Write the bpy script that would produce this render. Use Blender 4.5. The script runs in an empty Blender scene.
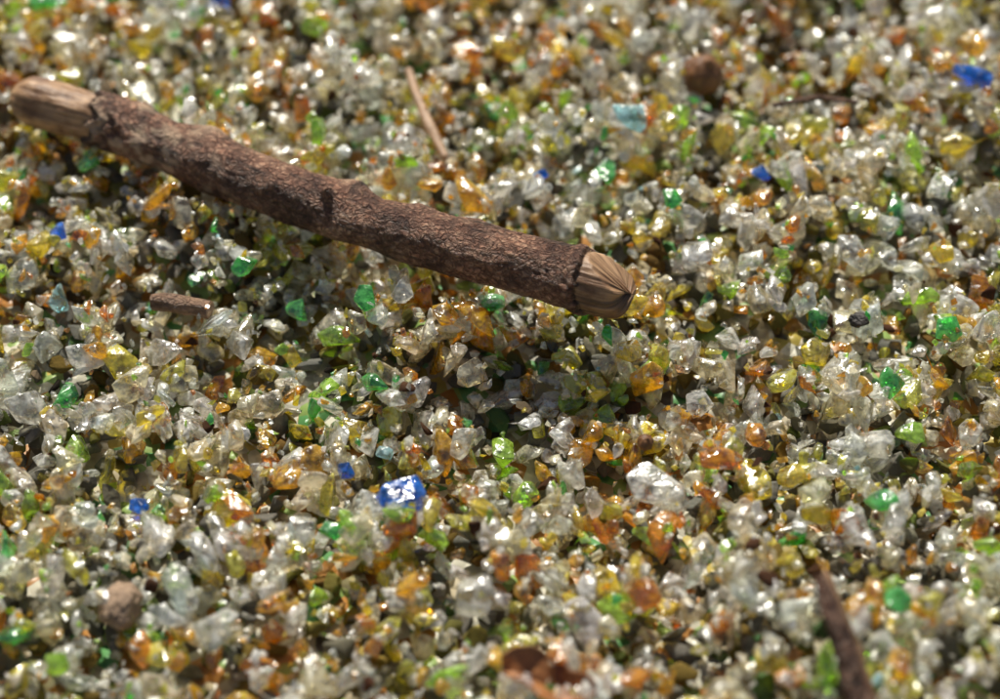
import bpy, bmesh, math, random
import numpy as np
from mathutils import Vector, noise
random.seed(7); rng=np.random.default_rng(31)
S=bpy.context.scene
# ---------------- terrain (metres)
def G(x,y,cx,cy,sx,sy): return np.exp(-((x-cx)/sx)**2-((y-cy)/sy)**2)
def terrain(x,y):
    x=np.asarray(x,float); y=np.asarray(y,float)
    z=-0.012+0.0022*np.sin(x*38+1.3)*np.cos(y*45+.4)+0.0016*np.sin(x*83+y*61)
    z=z+0.006*G(x,y,-.12,.075,.05,.03)+0.003*G(x,y,-.04,.045,.05,.02)
    z=z-0.007*G(x,y,.02,-.028,.07,.024)
    z=z-0.006*G(x,y,-.08,.022,.055,.020)
    z=z+0.022*G(x,y,.15,-.14,.10,.06)
    return z
# ---------------- materials
def newmat(n):
    m=bpy.data.materials.new(n); m.use_nodes=True; m.node_tree.nodes.clear()
    return m,m.node_tree.nodes,m.node_tree.links
def mixs(N,L,fac,a,b):
    n=N.new('ShaderNodeMixShader')
    if isinstance(fac,(int,float)): n.inputs[0].default_value=fac
    else: L.new(fac,n.inputs[0])
    L.new(a,n.inputs[1]); L.new(b,n.inputs[2]); return n.outputs[0]
def glassmat():
    m,N,L=newmat('crushed_glass')
    at=N.new('ShaderNodeAttribute'); at.attribute_name='tint'
    tc=N.new('ShaderNodeTexCoord')
    nz=N.new('ShaderNodeTexNoise'); nz.inputs['Scale'].default_value=330; nz.inputs['Detail'].default_value=3
    L.new(tc.outputs['Object'],nz.inputs['Vector'])
    bp=N.new('ShaderNodeBump'); bp.inputs['Strength'].default_value=.7; bp.inputs['Distance'].default_value=.0015
    L.new(nz.outputs['Fac'],bp.inputs['Height'])
    ga=N.new('ShaderNodeGamma'); ga.inputs[1].default_value=.6; L.new(at.outputs['Color'],ga.inputs[0])
    sc=N.new('ShaderNodeVectorMath'); sc.operation='SCALE'; sc.inputs['Scale'].default_value=.84; L.new(at.outputs['Color'],sc.inputs[0])
    def shade(cls,col=None,r=.1):
        n=N.new(cls)
        if 'Roughness' in n.inputs: n.inputs['Roughness'].default_value=r
        if 'Normal' in n.inputs: L.new(bp.outputs[0],n.inputs['Normal'])
        if col is None: n.inputs['Color'].default_value=(1,1,1,1)
        else: L.new(col,n.inputs['Color'])
        return n
    C0=at.outputs['Color']; C1=ga.outputs[0]; CS=sc.outputs[0]
    tr=shade('ShaderNodeBsdfTransparent',CS).outputs[0]
    rn=shade('ShaderNodeBsdfRefraction',C0,.04); rn.inputs['IOR'].default_value=1.38
    tl=shade('ShaderNodeBsdfTranslucent',C0).outputs[0]
    df=shade('ShaderNodeBsdfDiffuse',C0,.2).outputs[0]
    a=mixs(N,L,.5,tr,rn.outputs[0])
    b=mixs(N,L,.52,tl,df)
    n2=N.new('ShaderNodeTexNoise'); n2.inputs['Scale'].default_value=270; n2.inputs['Detail'].default_value=4
    L.new(tc.outputs['Object'],n2.inputs['Vector'])
    def rng_(lo,hi,a0=.35,a1=.65,src=n2.outputs['Fac']):
        mr=N.new('ShaderNodeMapRange'); mr.inputs[1].default_value=a0; mr.inputs[2].default_value=a1; mr.inputs[3].default_value=lo; mr.inputs[4].default_value=hi
        L.new(src,mr.inputs[0]); return mr.outputs[0]
    body=mixs(N,L,rng_(.14,.96,.40,.60),a,b)
    gl=shade('ShaderNodeBsdfGlossy',None,.2); L.new(rng_(.05,.44,.34,.68,nz.outputs['Fac']),gl.inputs['Roughness'])
    fr=N.new('ShaderNodeFresnel'); fr.inputs['IOR'].default_value=1.6; L.new(bp.outputs[0],fr.inputs['Normal'])
    ma=N.new('ShaderNodeMath'); ma.operation='MULTIPLY_ADD'; ma.use_clamp=True; L.new(fr.outputs[0],ma.inputs[0]); ma.inputs[1].default_value=1.3; ma.inputs[2].default_value=.06
    glass=mixs(N,L,ma.outputs[0],body,gl.outputs[0])
    ti=shade('ShaderNodeBsdfTransparent',C1).outputs[0]; gi=shade('ShaderNodeBsdfGlossy',C0,.12).outputs[0]
    inner=mixs(N,L,.06,ti,gi)
    ge=N.new('ShaderNodeNewGeometry')
    shell=mixs(N,L,ge.outputs['Backfacing'],glass,inner)
    od=shade('ShaderNodeBsdfDiffuse',C0,.7).outputs[0]
    fin=mixs(N,L,at.outputs['Alpha'],od,shell)
    o=N.new('ShaderNodeOutputMaterial'); L.new(fin,o.inputs[0])
    return m
GLASS=glassmat()
def simple(name,c1,c2,scale,bump=.5,bd=.001,rough=.8):
    m,N,L=newmat(name); co=N.new('ShaderNodeTexCoord').outputs['Object']
    nz=N.new('ShaderNodeTexNoise'); nz.inputs['Scale'].default_value=scale; nz.inputs['Detail'].default_value=6; nz.inputs['Roughness'].default_value=.65
    L.new(co,nz.inputs['Vector'])
    cr=N.new('ShaderNodeValToRGB'); cr.color_ramp.elements[0].position=.32; cr.color_ramp.elements[1].position=.68
    cr.color_ramp.elements[0].color=(*c1,1); cr.color_ramp.elements[1].color=(*c2,1)
    L.new(nz.outputs['Fac'],cr.inputs[0])
    bp=N.new('ShaderNodeBump'); bp.inputs['Strength'].default_value=bump; bp.inputs['Distance'].default_value=bd
    L.new(nz.outputs['Fac'],bp.inputs['Height'])
    b=N.new('ShaderNodeBsdfPrincipled'); b.inputs['Roughness'].default_value=rough
    L.new(cr.outputs[0],b.inputs['Base Color']); L.new(bp.outputs[0],b.inputs['Normal'])
    o=N.new('ShaderNodeOutputMaterial'); L.new(b.outputs[0],o.inputs[0])
    return m
def barkmat():
    m,N,L=newmat('twig_bark')
    a=N.new('ShaderNodeAttribute'); a.attribute_name='axial'
    k=N.new('ShaderNodeAttribute'); k.attribute_name='mask'
    sep=N.new('ShaderNodeSeparateColor'); L.new(k.outputs['Color'],sep.inputs[0])
    def mapped(sc):
        mp=N.new('ShaderNodeMapping'); mp.inputs['Scale'].default_value=sc; L.new(a.outputs['Vector'],mp.inputs[0]); return mp.outputs[0]
    def nt(sc,d,src,r=.6):
        n=N.new('ShaderNodeTexNoise'); n.inputs['Scale'].default_value=sc; n.inputs['Detail'].default_value=d; n.inputs['Roughness'].default_value=r
        L.new(src,n.inputs['Vector']); return n
    def ramp(f,*st):
        c=N.new('ShaderNodeValToRGB'); e=c.color_ramp.elements
        while len(e)<len(st): e.new(.5)
        for i,(p,col) in enumerate(st): e[i].position=p; e[i].color=(*col,1)
        L.new(f,c.inputs[0]); return c.outputs[0]
    def mixc(f,x,y,mode='MIX'):
        n=N.new('ShaderNodeMix'); n.data_type='RGBA'; n.blend_type=mode
        if isinstance(f,float): n.inputs[0].default_value=f
        else: L.new(f,n.inputs[0])
        L.new(x,n.inputs[6]); L.new(y,n.inputs[7]); return n.outputs[2]
    mp=mapped((.8,1,1)); n1=nt(480,8,mp,.72).outputs['Fac']; n2=nt(85,5,mp).outputs['Fac']
    nc=nt(260,4,mp); wv=N.new('ShaderNodeVectorMath'); wv.operation='MULTIPLY_ADD'
    L.new(nc.outputs['Color'],wv.inputs[0]); wv.inputs[1].default_value=(.005,.005,.005); L.new(mp,wv.inputs[2])
    vo=N.new('ShaderNodeTexVoronoi'); vo.feature='DISTANCE_TO_EDGE'; vo.inputs['Scale'].default_value=560
    L.new(wv.outputs[0],vo.inputs['Vector'])
    crack=N.new('ShaderNodeMapRange'); crack.inputs[1].default_value=0; crack.inputs[2].default_value=.28; L.new(vo.outputs['Distance'],crack.inputs[0])
    bark=ramp(n1,(.3,(.10,.044,.025)),(.48,(.36,.18,.112)),(.66,(.70,.47,.33)))
    bark=mixc(.95,bark,ramp(n2,(.38,(.38,.30,.27)),(.6,(1.2,1.1,1.02))),'MULTIPLY')
    bark=mixc(.7,bark,ramp(crack.outputs[0],(0,(.15,.11,.10)),(1,(1,1,1))),'MULTIPLY')
    n3=nt(700,5,mapped((.12,1,1))).outputs['Fac']; n4=nt(120,6,a.outputs['Vector']).outputs['Fac']
    wood=ramp(n3,(.34,(.20,.10,.045)),(.66,(.58,.36,.20)))
    wood=mixc(.85,wood,ramp(n4,(.36,(.40,.27,.19)),(.55,(1,.95,.9))),'MULTIPLY')
    col=mixc(sep.outputs[0],bark,wood)
    pale=N.new('ShaderNodeRGB'); pale.outputs[0].default_value=(.64,.44,.29,1)
    col=mixc(sep.outputs[2],col,pale.outputs[0])
    dk=N.new('ShaderNodeRGB'); dk.outputs[0].default_value=(.022,.011,.008,1)
    col=mixc(sep.outputs[1],col,dk.outputs[0])
    ma=N.new('ShaderNodeMath'); ma.operation='MULTIPLY_ADD'; L.new(crack.outputs[0],ma.inputs[0]); ma.inputs[1].default_value=.35; L.new(n1,ma.inputs[2])
    bm=N.new('ShaderNodeMix'); L.new(sep.outputs[0],bm.inputs[0]); L.new(ma.outputs[0],bm.inputs[2])
    sc=N.new('ShaderNodeMath'); sc.operation='MULTIPLY'; L.new(n3,sc.inputs[0]); sc.inputs[1].default_value=.35
    L.new(sc.outputs[0],bm.inputs[3])
    bp=N.new('ShaderNodeBump'); bp.inputs['Strength'].default_value=1; bp.inputs['Distance'].default_value=.0015; L.new(bm.outputs[0],bp.inputs['Height'])
    b=N.new('ShaderNodeBsdfPrincipled'); b.inputs['Roughness'].default_value=.48
    L.new(col,b.inputs['Base Color']); L.new(bp.outputs[0],b.inputs['Normal'])
    o=N.new('ShaderNodeOutputMaterial'); L.new(b.outputs[0],o.inputs[0]); return m
BARK=barkmat()
def addobj(name,verts,faces,mat,smooth=True,attrs=None):
    me=bpy.data.meshes.new(name); me.from_pydata([tuple(v) for v in verts],[],faces); me.update()
    me.polygons.foreach_set('use_smooth',[smooth]*len(me.polygons))
    for an,(ty,arr) in (attrs or {}).items():
        at=me.attributes.new(an,ty,'POINT')
        at.data.foreach_set('vector' if ty=='FLOAT_VECTOR' else 'color',np.asarray(arr,np.float32).ravel())
    me.materials.append(mat); o=bpy.data.objects.new(name,me); S.collection.objects.link(o); return o
# ---------------- generic limb
def resample(pts,n):
    pts=np.array(pts,float)
    d=np.r_[0,np.cumsum(np.linalg.norm(np.diff(pts[:,:3],axis=0),axis=1))]
    s=np.linspace(0,d[-1],n); out=np.stack([np.interp(s,d,pts[:,k]) for k in range(pts.shape[1])],1)
    w=max(3,n//12)|1; ker=np.hanning(w+2)[1:-1]; ker/=ker.sum()
    pad=w//2
    for k in range(3):
        a=out[:,k]; e0=2*a[0]-a[1:pad+1][::-1]; e1=2*a[-1]-a[-pad-1:-1][::-1]
        out[:,k]=np.convolve(np.r_[e0,a,e1],ker,'valid')
    return s,out
def tube(name,pts,n,seg,disp,maskf,mat):
    s,c=resample(pts,n); T=np.gradient(c[:,:3],axis=0); T/=np.linalg.norm(T,axis=1)[:,None]
    V=[];A=[];M=[]
    for i in range(n):
        t=Vector(T[i]); up=Vector((0,0,1)); up=(up-t*up.dot(t)).normalized(); b=t.cross(up)
        for j in range(seg):
            th=2*math.pi*j/seg; r,ds=disp(s[i],th,c[i,3],s[-1])
            dr=up*math.cos(th)+b*math.sin(th)
            V.append(Vector(c[i,:3])+dr*r+t*ds)
            A.append((s[i]+ds,math.cos(th)*c[i,3],math.sin(th)*c[i,3])); M.append(maskf(s[i],th,s[-1]))
    F=[(i*seg+j,i*seg+(j+1)%seg,(i+1)*seg+(j+1)%seg,(i+1)*seg+j) for i in range(n-1) for j in range(seg)]
    for e,i in ((0,0),(1,n-1)):
        cen=sum((V[i*seg+j] for j in range(seg)),Vector())/seg; V.append(cen); A.append((s[i],0,0)); M.append(maskf(s[i],0,s[-1])); k=len(V)-1
        F+= [(k,i*seg+(j+1)%seg,i*seg+j) if e==0 else (k,i*seg+j,i*seg+(j+1)%seg) for j in range(seg)]
    return addobj(name,V,F,mat,True,{'axial':('FLOAT_VECTOR',A),'mask':('FLOAT_COLOR',M)}),c
def sm(a,b,x):
    t=min(1,max(0,(x-a)/(b-a))); return t*t*(3-2*t)
def adiff(a,b): return (a-b+math.pi)%(2*math.pi)-math.pi
# main twig: world-space centre line + radius
TW=[(-.1565,.0940,.0145,.0070),(-.149,.0912,.0145,.0080),(-.140,.0880,.0145,.0082),(-.1232,.0820,.0143,.0078),(-.0879,.0620,.0148,.0084),(-.0449,.0384,.0165,.0078),(0,.0170,.0205,.0080),(.022,.0072,.0232,.0086),(.0286,.0043,.0237,.0088),(.0372,.0003,.0243,.0086)]
# theta 0 = up; ~5.2 rad = the side facing -Y and up
KN=[(.045,5.3,.004,.9,.0014),(.071,5.4,.0050,1.0,.0022),(.072,.6,.004,.6,.0012),(.124,5.2,.005,.7,.0024),(.119,.2,.0022,.22,.0034),(.1,.5,.004,.4,.0010),(.146,5.6,.004,.5,.0008),(.165,5.2,.006,.7,.0009),(.056,.1,.003,.4,.0010),(.183,.3,.004,.4,.0008)]
def barkedge(th): return .032+.007*noise.noise((math.cos(th)*1.7,math.sin(th)*1.7,3.3))+.003*noise.noise((math.cos(th)*6,math.sin(th)*6,1.3))
def woodedge(th,L): return L-.0130+.0015*noise.noise((math.cos(th)*2.3,math.sin(th)*2.3,8.3))+.0008*noise.noise((math.cos(th)*9,math.sin(th)*9,1.3))-.0020*math.cos(th)
CUT=-.45
def tdisp(s,th,r,L):
    cx,cy=math.cos(th),math.sin(th)
    n1=noise.fractal((s*60,cx*1.1,cy*1.1),.9,2.1,4)
    n2=noise.fractal((s*300,cx*7,cy*7),.8,2.0,3)
    be=barkedge(th); we=woodedge(th,L)
    inb=sm(be-.0006,be+.0006,s)*(1-sm(we-.0006,we+.0006,s))
    q=r+.0008*n1+inb*(.0006+.00025*n2)
    q+=.0009*math.exp(-((s-be-.0015)/.0013)**2)+.0008*math.exp(-((s-be-.008)/.0012)**2)+.0010*math.exp(-((s-we+.002)/.002)**2)
    q-=.0007*math.exp(-((s-.058)/.004)**2)+.0006*math.exp(-((s-.133)/.006)**2)
    for (s0,t0,ws,wt,a) in KN: q+=a*math.exp(-((s-s0)/ws)**2-(adiff(th,t0)/wt)**2)
    e=s/.008
    if e<1: q*=max(.02,math.sqrt(max(0,1-(1-e)**2)))
    ds=0
    if s>we:
        f=min(1,(s-we)/(L-we+1e-6))
        groove=.05*noise.noise((cx*2.2,cy*2.2,s*40))+.05*noise.noise((cx*9,cy*9,s*20))
        q=r*(1+groove)*(1-.12*f*f)
        k=math.cos(th-CUT)
        if k>.02: q=min(q,(r*(1.0-1.05*f)+.0008+.0007*noise.noise((s*60,cy*900*q,1)))/k if (1-1.05*f)>-.02 else q)
        q*=math.sqrt(max(0,1-f**9)); q=max(q,.0003)
        ds=f*(.003*noise.noise((cx*1.6,cy*1.6,7.7))+.0008*noise.noise((cx*8,cy*8,2)))
    return q,ds
def tmask(s,th,L):
    cx,cy=math.cos(th),math.sin(th)
    be=barkedge(th); we=woodedge(th,L)
    w=1-sm(be-.0006,be+.0004,s); w=max(w,sm(we-.0003,we+.0003,s))
    dark=.9*math.exp(-((s-be)/.0011)**2)+.6*math.exp(-((s-we)/.0005)**2)+.6*math.exp(-((s-be-.0062-.001*math.sin(th*3))/.0008)**2)
    dark+=1.0*math.exp(-((s-.1265-.002*math.sin(th*3))/.0014)**2)*math.exp(-(adiff(th,5.2)/.9)**2)+.8*math.exp(-((s-.050)/.0014)**2)*math.exp(-(adiff(th,5.4)/.9)**2)
    dark+=.8*math.exp(-((s-.0775)/.001)**2)*math.exp(-(adiff(th,5.1)/1)**2)
    dark+=.6*max(0,noise.noise((s*90,cx*5,cy*5))-.3)*3*(1 if be<s<we else 0)
    if s>we: dark+=.9*max(0,noise.noise((cx*7,cy*7,s*60)))+.35*sm(.2,-.5,math.cos(th-CUT))
    pale=.9*math.exp(-((s-.0705)/.004)**2-(adiff(th,5.3)/.7)**2)+.6*math.exp(-((s-.1205)/.002)**2-(adiff(th,5.2)/.5)**2)
    if be<s<.1: pale+=2.6*sm(.10,.045,s)*max(0,noise.fractal((s*130,cx*1.6,cy*1.6),.9,2,3))
    if s>we: pale=.1*sm(0,.6,math.cos(th-CUT))
    return (min(1,w),min(1,dark),min(.8,pale),1)
twig,twc=tube('broken_twig',TW,440,110,tdisp,tmask,BARK)
# ---------------- shard prototypes
def proto(k,bev,npt,elong=1.0,flat=.7):
    r=random.Random(k); bm=bmesh.new()
    for _ in range(npt):
        v=Vector((r.gauss(0,1),r.gauss(0,1),r.gauss(0,1))).normalized()*(r.uniform(.72,1.05))
        bm.verts.new((v.x*elong,v.y,v.z*flat))
    bmesh.ops.convex_hull(bm,input=bm.verts[:])
    bmesh.ops.delete(bm,geom=[v for v in bm.verts if not v.link_faces],context='VERTS')
    bmesh.ops.dissolve_limit(bm,angle_limit=math.radians(14),verts=bm.verts[:],edges=bm.edges[:])
    if bev: bmesh.ops.bevel(bm,geom=bm.edges[:],offset=bev,segments=1,affect='EDGES',profile=.5)
    bmesh.ops.triangulate(bm,faces=bm.faces[:])
    bmesh.ops.recalc_face_normals(bm,faces=bm.faces[:])
    bm.verts.index_update()
    V=np.array([v.co[:] for v in bm.verts]); F=np.array([[v.index for v in f.verts] for f in bm.faces]); bm.free()
    return V,F
PB=[proto(i,.07,random.Random(i).randint(9,15),random.Random(i+99).uniform(1,1.6),random.Random(i+55).uniform(.5,.85)) for i in range(56)]
PS=[proto(i+500,0,9,random.Random(i).uniform(1,1.5),.7) for i in range(20)]
def rots(n,tilt):
    yaw=rng.uniform(0,2*np.pi,n); tx=rng.normal(0,tilt,n); ty=rng.normal(0,tilt,n)
    cz,sz=np.cos(yaw),np.sin(yaw); cx,sx=np.cos(tx),np.sin(tx); cy,sy=np.cos(ty),np.sin(ty)
    Z=np.zeros((n,3,3)); Z[:,0,0]=cz;Z[:,0,1]=-sz;Z[:,1,0]=sz;Z[:,1,1]=cz;Z[:,2,2]=1
    X=np.zeros((n,3,3)); X[:,0,0]=1;X[:,1,1]=cx;X[:,1,2]=-sx;X[:,2,1]=sx;X[:,2,2]=cx
    Y=np.zeros((n,3,3)); Y[:,1,1]=1;Y[:,0,0]=cy;Y[:,0,2]=sy;Y[:,2,0]=-sy;Y[:,2,2]=cy
    return X@Y@Z
def massmesh(name,pos,rad,col,protoidx,protos,R,flatmask):
    VV=[];FF=[];CC=[];SM=[];off=0
    for k,(V,F) in enumerate(protos):
        idx=np.nonzero(protoidx==k)[0]
        if len(idx)==0: continue
        W=np.einsum('nij,vj->nvi',R[idx],V)*rad[idx][:,None,None]+pos[idx][:,None,:]
        n=len(idx); VV.append(W.reshape(-1,3)); CC.append(np.repeat(col[idx],len(V),axis=0))
        FF.append((F[None]+(off+np.arange(n)*len(V))[:,None,None]).reshape(-1,3)); SM.append(np.repeat(flatmask[idx],len(F)))
        off+=n*len(V)
    VV=np.concatenate(VV);FF=np.concatenate(FF);CC=np.concatenate(CC);SM=np.concatenate(SM)
    me=bpy.data.meshes.new(name); me.vertices.add(len(VV)); me.vertices.foreach_set('co',VV.astype(np.float32).ravel())
    me.loops.add(FF.size); me.loops.foreach_set('vertex_index',FF.astype(np.int32).ravel())
    me.polygons.add(len(FF)); me.polygons.foreach_set('loop_start',np.arange(0,FF.size,3,dtype=np.int32))
    me.polygons.foreach_set('use_smooth',SM)
    me.update(calc_edges=True)
    at=me.attributes.new('tint','FLOAT_COLOR','POINT'); at.data.foreach_set('color',CC.astype(np.float32).ravel())
    me.materials.append(GLASS); o=bpy.data.objects.new(name,me); S.collection.objects.link(o)
    return o
# ---------------- deposit grains one by one on a height grid
X0,X1,Y0,Y1=-.25,.25,-.185,.24; CELL=.001
gx=np.arange(X0-.02,X1+.02,CELL); gy=np.arange(Y0-.02,Y1+.02,CELL)
GXX,GYY=np.meshgrid(gx,gy,indexing='ij'); H=terrain(GXX,GYY)
def deposit(x,y,r,hz,sink=.55):
    fr=max(1,int(r*.85/CELL)); i=int((x-gx[0])/CELL); j=int((y-gy[0])/CELL)
    w=H[i-fr:i+fr+1,j-fr:j+fr+1]
    z=.55*w.mean()+.45*w.max()+hz*sink
    a=np.arange(-fr,fr+1)*CELL; q=1-(a[:,None]**2+a[None]**2)/(r*r)
    np.maximum(w,np.where(q>0,z+hz*.75*np.sqrt(np.maximum(q,0)),-1),out=w)
    return z
PAL={ 'clear':((.99,.975,.91),1),'warm':((.99,.91,.68),1),'cool':((.92,.96,.94),1),'amber':((.98,.60,.04),1),'dkamber':((.88,.40,.012),1),
 'yellow':((.99,.82,.10),1),'olive':((.84,.80,.14),1),'lime':((.60,.90,.12),1),'green':((.18,.70,.18),1),'blue':((.03,.27,1.0),1),'aqua':((.58,.88,.94),1),
 'bark':((.10,.05,.03),0),'stone':((.26,.19,.12),0),'black':((.03,.025,.02),0)}
names=list(PAL); base=np.array([.43,.22,.03,.11,.065,.095,.055,.040,.015,.0,.003,.010,.004,.002])
def field(x,y,s,o): return np.array([noise.noise((a*s+o,b*s,o)) for a,b in zip(x,y)])
def colours(x,y):
    n=len(x); a=field(x,y,28,1.7); g=field(x,y,24,9.1)
    out=np.zeros((n,4)); u=rng.random(n)
    for i in range(n):
        p=base.copy(); p[3:6]*=math.exp(1.7*a[i]); p[6:9]*=math.exp(1.7*g[i]); p/=p.sum()
        k=min(int(np.searchsorted(np.cumsum(p),u[i])),len(names)-1); c,al=PAL[names[k]]
        out[i,:3]=c; out[i,3]=al
    out[:,:3]=np.clip(out[:,:3]*rng.uniform(.88,1.04,(n,1))*rng.uniform(.97,1.03,(n,3)),0,.99)
    return out
P3=twc[:,:3]; PR=twc[:,3]
def twigfree(x,y,z,r):
    d=np.linalg.norm(P3[::6]-np.array([x,y,z]),axis=1)-PR[::6]-.0006
    return d.min()>r*.7
def layer(n,rlo,rhi,pw,tilt,protos,smoothp=.5,sink=.55,deep=False):
    x=rng.uniform(X0,X1,n); y=rng.uniform(Y0,Y1,n); r=rlo+(rhi-rlo)*rng.random(n)**pw
    col=colours(x,y); r=np.where(col[:,3]<.5,np.minimum(r,.0028),r)
    if deep: col[:,:3]=(col[:,:3]*.4+np.array([.30,.26,.16])*.6)*.34; col[:,3]*=0  # buried grains opaque, colour darkened to paint shade into the gaps
    z=np.zeros(n); keep=np.ones(n,bool)
    for i in range(n):
        z[i]=deposit(x[i],y[i],r[i],r[i]*.65,sink)
        if -.17<x[i]<.05 and not twigfree(x[i],y[i],z[i],r[i]): keep[i]=False
    pos=np.stack([x,y,z],1)[keep]; r=r[keep]; m=len(r)
    return pos,r,col[keep],rng.integers(0,len(protos),m),rots(m,tilt),rng.random(m)<smoothp
def cat(a,b): return tuple(np.concatenate([p,q]) for p,q in zip(a,b))
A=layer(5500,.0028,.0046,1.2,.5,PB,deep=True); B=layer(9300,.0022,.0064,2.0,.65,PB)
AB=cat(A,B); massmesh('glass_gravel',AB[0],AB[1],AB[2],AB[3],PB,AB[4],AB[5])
D=layer(7500,.0009,.0019,1.3,.8,PS,.2)
massmesh('glass_grit',D[0],D[1],D[2],D[3],PS,D[4],D[5])
# ---------------- individual shards (millimetres: x, y, radius)
def shard(name,x,y,r,colname,asp=1.2,yaw=0,seed=0,mul=1,flat=.7):
    x*=.001; y*=.001; r*=.001
    z=deposit(x,y,r,r*flat*.9,.55)
    V,F=proto(9000+seed,.06,13,asp,flat); cz,sz=math.cos(yaw),math.sin(yaw)
    R=np.array([[cz,-sz,0],[sz,cz,0],[0,0,1]]); t=np.array([[1,0,0],[0,.94,-.33],[0,.33,.94]])
    W=(V@R.T@t.T)*r+np.array([x,y,z]); c=PAL[colname][0]
    col=np.tile(np.array([min(1,c[0]*mul),min(1,c[1]*mul),min(1,c[2]*mul),1]),(len(W),1))
    addobj(name,W,[tuple(int(a) for a in f) for f in F],GLASS,False,{'tint':('FLOAT_COLOR',col)})
BL=[(-26.5,-59.2,7.0,1.15,.3),(-43.1,-44.3,3.2,1.1,1),(-99.6,-55.2,2.8,1.2,0),(-94.8,147,5.2,1.3,.5),(154.6,108,6.0,1.3,2.6),(83.3,70.4,3.4,1.2,0),(13,67.7,3.0,1,0),(-134.9,41.7,3.3,1.3,1.4)]
for i,(x,y,r,a,yw) in enumerate(BL): shard('blue_glass_shard',x,y,r,'blue',a,yw,i,1.0 if i!=1 else .7)
CL=[(43.2,-53.5,7.6,1.4,-.7),(-6.6,-87.4,7.38,1.2,.1),(-53.4,-68.7,5.3,1.35,1.1),(-73.7,-101.1,6.21,1.3,.2),(56.7,-16.8,5.18,1.3,.3),(20.8,-46,5.28,1.2,2),(-83.7,-85.3,5.28,1.2,0),(2.5,-112.3,4.08,1.6,1.5),(142.6,1.3,6.47,1.3,2.5),(105.2,-37.3,5.61,1.3,2.2),(-28.5,12,4.6,1.2,1.8),(42.1,87,5.5,1.4,2.4),(-132.5,21.8,5.42,1.2,.7),(-32.3,-37.3,3.09,1.1,0)]
for i,(x,y,r,a,yw) in enumerate(CL): shard('clear_glass_shard',x,y,r,'clear' if i<11 else 'aqua',a,yw,40+i)
GR=[(-60.8,17.8,4.79,'green'),(-126,-16.8,4.6,'green'),(-38.5,7.1,4.44,'green'),(.8,-32,5.37,'lime'),(116.1,-33.8,4.79,'lime'),(-77.3,28,4.24,'green'),(33.5,74.6,5.43,'green'),(53,52.4,3.74,'green'),(-45.1,-67.8,3.78,'green'),(-155,148.2,6.89,'green'),(-58.3,88.4,4.21,'lime'),(130.5,-.6,4.99,'green'),(99.7,-100.5,5.18,'green'),(-95.6,-59.5,3.55,'lime')]
for i,(x,y,r,c) in enumerate(GR): shard('green_glass_shard',x,y,r,c,1.1+.2*(i%2),i*.7,80+i,1)
for i,(x,y,r) in enumerate([(-73.2,-40.8,3.8),(-83.6,-105.6,3.7),(-31.1,149.8,4),(21.4,-23,3)]): shard('amber_glass_shard',x,y,r,'amber',1.1,i,120+i,1)
# ---------------- small debris
def surf(x,y):
    i=int((x-gx[0])/CELL); j=int((y-gy[0])/CELL); return float(H[i-2:i+3,j-2:j+3].mean())
def nod(amp,fr,sq=.001):
    def f(s,th,r,L):
        q=r*(1+amp*noise.fractal((s*fr,math.cos(th)*1.5,math.sin(th)*1.5),.9,2,3))
        e=min(s,L-s)/sq
        if e<1: q*=math.sqrt(max(0,1-(1-e)**2))*.9+.1
        return q,0
    return f
def mk(w,d=0,p=0): return lambda s,th,L:(w,d,p,1)
def grounded(pts,lift):
    out=[(x*.001,y*.001,0,r*.001) for x,y,r in pts]; n=len(out)-1
    zs=[]
    for k in range(21):
        f=k/20*n; i=min(int(f),n-1); g=f-i
        xx=out[i][0]*(1-g)+out[i+1][0]*g; yy=out[i][1]*(1-g)+out[i+1][1]*g; zs.append(surf(xx,yy))
    z=float(np.mean(sorted(zs)[-5:]))
    return [(o[0],o[1],z+o[3]*.9+lift*math.sin(math.pi*i/n),o[3]) for i,o in enumerate(out)]
tube('dried_stem',grounded([(-30.9,122.9,1.3),(-27.1,106.5,1.6),(-22.8,93.5,1.75),(-17.3,79.5,1.2)],.001),60,20,nod(.15,120),mk(.9,0,.4),BARK)
tube('twig_fragment',grounded([(-104.5,16.5,2.3),(-95.7,15.3,2.8),(-85.8,12.5,2.8)],0),70,32,nod(.22,120,.0006),lambda s,th,L:(.9 if s>L-.0008 else .25,.35*max(0,noise.noise((s*300,th,0))),.2,1),BARK)
tube('dry_straw',grounded([(88.6,99.3,.82),(103.7,102.2,.99),(117.4,101.2,.66)],.001),40,12,nod(.15,120),mk(.2,.3),BARK)
PEB=simple('pebble_stone',(.20,.13,.08),(.44,.30,.20),300,.6,.0008,.85)
SEED=simple('dried_seed',(.10,.038,.014),(.30,.135,.05),250,.5,.0008,.55)
def lump(name,x,y,r,mat,sc=(1,1,.9),amp=.12,fr=1.4,seed=0,nub=False,up=.75):
    x*=.001;y*=.001;r*=.001; z=surf(x,y)+r*sc[2]*up
    bm=bmesh.new(); bmesh.ops.create_icosphere(bm,subdivisions=5,radius=1)
    for v in bm.verts:
        d=v.co.normalized(); q=1+amp*noise.fractal(d*fr+Vector((seed,0,0)),.9,2,5)
        if nub: q+=.22*math.exp(-((d-Vector((.2,-.2,.95)).normalized()).length/.22)**2)-.05*abs(math.sin(4*math.atan2(d.y,d.x)))
        v.co=Vector((d.x*sc[0],d.y*sc[1],d.z*sc[2]))*q*r+Vector((x,y,z))
    me=bpy.data.meshes.new(name); bm.to_mesh(me); bm.free(); me.polygons.foreach_set('use_smooth',[True]*len(me.polygons))
    me.materials.append(mat); S.collection.objects.link(bpy.data.objects.new(name,me))
lump('dried_berry',67.0,114,7.0,SEED,(1,1,1),.08,1.2,3,True,1.0)
lump('pebble',-100.5,-88.4,5.8,PEB,(.9,1.1,.75),.28,1.1,5,False,.75)
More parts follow.
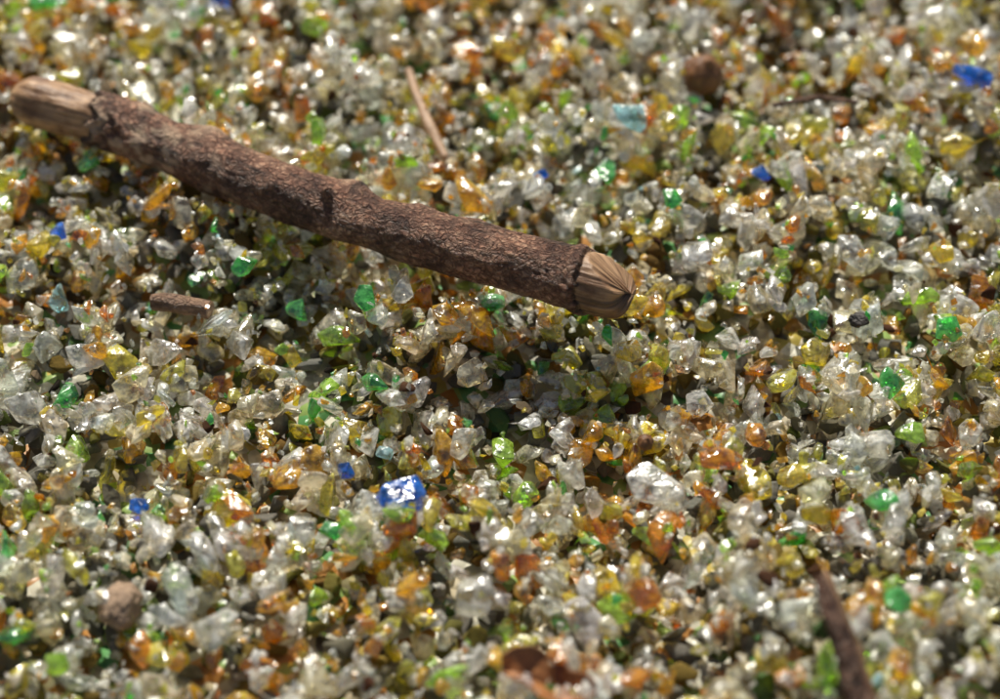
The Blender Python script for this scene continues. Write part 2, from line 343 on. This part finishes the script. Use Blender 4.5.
lump('round_seed',40.7,-37.6,2.4,SEED,(1,1,1),.08,1.5,9,True,1)
DK=simple('dark_stone',(.02,.016,.014),(.07,.055,.045),300,.5,.0006,.6)
lump('dark_pebble',106.1,7.9,2.4,DK,(1.2,1,.7),.3,1.2,20)
# bark sliver leaning out of the gravel, lower right
tube('bark_sliver',[(.093,-.140,.008,.0052),(.0875,-.125,.020,.0052),(.083,-.113,.028,.0046),(.079,-.102,.034,.0032)],90,40,
     lambda s,th,r,L:(r*(.45+.55*abs(math.cos(th+.5)))*(1+.2*noise.fractal((s*120,math.cos(th)*2,math.sin(th)*2),.9,2,4))*(1 if s<L-.002 else .6+.4*(L-s)/.002),.005*noise.noise((th*2,1,1))),
     lambda s,th,L:(.95*sm(.1,.7,math.cos(th-1.5)),.25,0,1),BARK)
# curled dry leaf bottom centre
LEAF=simple('dry_leaf_brown',(.14,.050,.016),(.46,.19,.06),160,.5,.0008,.5)
x,y=.0114,-.1165; z0=surf(x,y)+.004; V=[];F=[]; nu,nv=40,20
for i in range(nu):
    u=i/(nu-1); wd=.0065*math.sin(math.pi*min(1,u*.92+.06))**.7*(1+.25*noise.noise((u*6,3,1)))
    for j in range(nv):
        w=(j/(nv-1)-.5)*2
        V.append((x-.011+.023*u, y+w*wd-.006*u, z0+.004*w*w+.002*math.sin(u*7)+.0012*noise.noise((u*5,w*2,0))-.003*u-(.0008 if abs(w)<.06 else 0)))
for i in range(nu-1):
    for j in range(nv-1): F.append((i*nv+j,(i+1)*nv+j,(i+1)*nv+j+1,i*nv+j+1))
lf=addobj('dry_leaf',V,F,LEAF); so=lf.modifiers.new('s','SOLIDIFY'); so.thickness=.0004
# ---------------- ground sheet
xs=np.unique(np.r_[-30,-10,-3,-1,-.6,np.linspace(-.4,.4,161),.6,1,3,10,30]); V=[];F=[]
for a in xs:
    for b in xs:
        rr=math.hypot(a,b); V.append((a,b,float(terrain(a,b)) if rr<.5 else -.004))
n=len(xs)
for i in range(n-1):
    for j in range(n-1): F.append((i*n+j,(i+1)*n+j,(i+1)*n+j+1,i*n+j+1))
m,N,L=newmat('ground_glass_sand')
tc=N.new('ShaderNodeTexCoord'); vo=N.new('ShaderNodeTexVoronoi'); vo.inputs['Scale'].default_value=220; L.new(tc.outputs['Object'],vo.inputs['Vector'])
sp=N.new('ShaderNodeSeparateColor'); L.new(vo.outputs['Color'],sp.inputs[0])
cr=N.new('ShaderNodeValToRGB'); cr.color_ramp.interpolation='CONSTANT'; e=cr.color_ramp.elements
st=[(0,(.55,.52,.42)),(.3,(.45,.38,.25)),(.55,(.40,.18,.04)),(.68,(.45,.35,.08)),(.78,(.25,.36,.10)),(.88,(.10,.28,.09)),(.95,(.08,.06,.04))]
while len(e)<len(st): e.new(.5)
for i,(p,c) in enumerate(st): e[i].position=p; e[i].color=(*c,1)
L.new(sp.outputs[0],cr.inputs[0])
bp=N.new('ShaderNodeBump'); bp.invert=True; bp.inputs['Distance'].default_value=.002; L.new(vo.outputs['Distance'],bp.inputs['Height'])
b=N.new('ShaderNodeBsdfPrincipled'); b.inputs['Roughness'].default_value=.4; L.new(cr.outputs[0],b.inputs['Base Color']); L.new(bp.outputs[0],b.inputs['Normal'])
o=N.new('ShaderNodeOutputMaterial'); L.new(b.outputs[0],o.inputs[0])
addobj('ground',V,F,m)
# ---------------- light
el=math.radians(48); az=math.radians(-9)
D3=Vector((-math.sin(az)*math.cos(el),-math.cos(az)*math.cos(el),-math.sin(el)))
ld=bpy.data.lights.new('sun','SUN'); ld.energy=5; ld.angle=math.radians(.5); ld.color=(1,.96,.85)
lo=bpy.data.objects.new('sun',ld); lo.rotation_euler=D3.to_track_quat('-Z','Y').to_euler(); lo.location=(0,1,1.5); S.collection.objects.link(lo)
w=bpy.data.worlds.new('World'); S.world=w; w.use_nodes=True; N=w.node_tree.nodes; L=w.node_tree.links
sk=N.new('ShaderNodeTexSky'); sk.sky_type='NISHITA'; sk.sun_disc=False; sk.sun_elevation=el; sk.sun_rotation=az
L.new(sk.outputs[0],N['Background'].inputs[0]); N['Background'].inputs[1].default_value=.055
# ---------------- camera
P=math.radians(50); DIST=.55
cd=bpy.data.cameras.new('camera'); cd.sensor_width=36; cd.lens=67.2; cd.clip_start=.01; cd.clip_end=200
cd.dof.use_dof=True; cd.dof.focus_distance=.540; cd.dof.aperture_fstop=5.0
co=bpy.data.objects.new('camera',cd); co.location=(0,-DIST*math.cos(P),DIST*math.sin(P)); co.rotation_euler=(math.pi/2-P,0,0); S.collection.objects.link(co); S.camera=co
S.view_settings.view_transform='Standard'
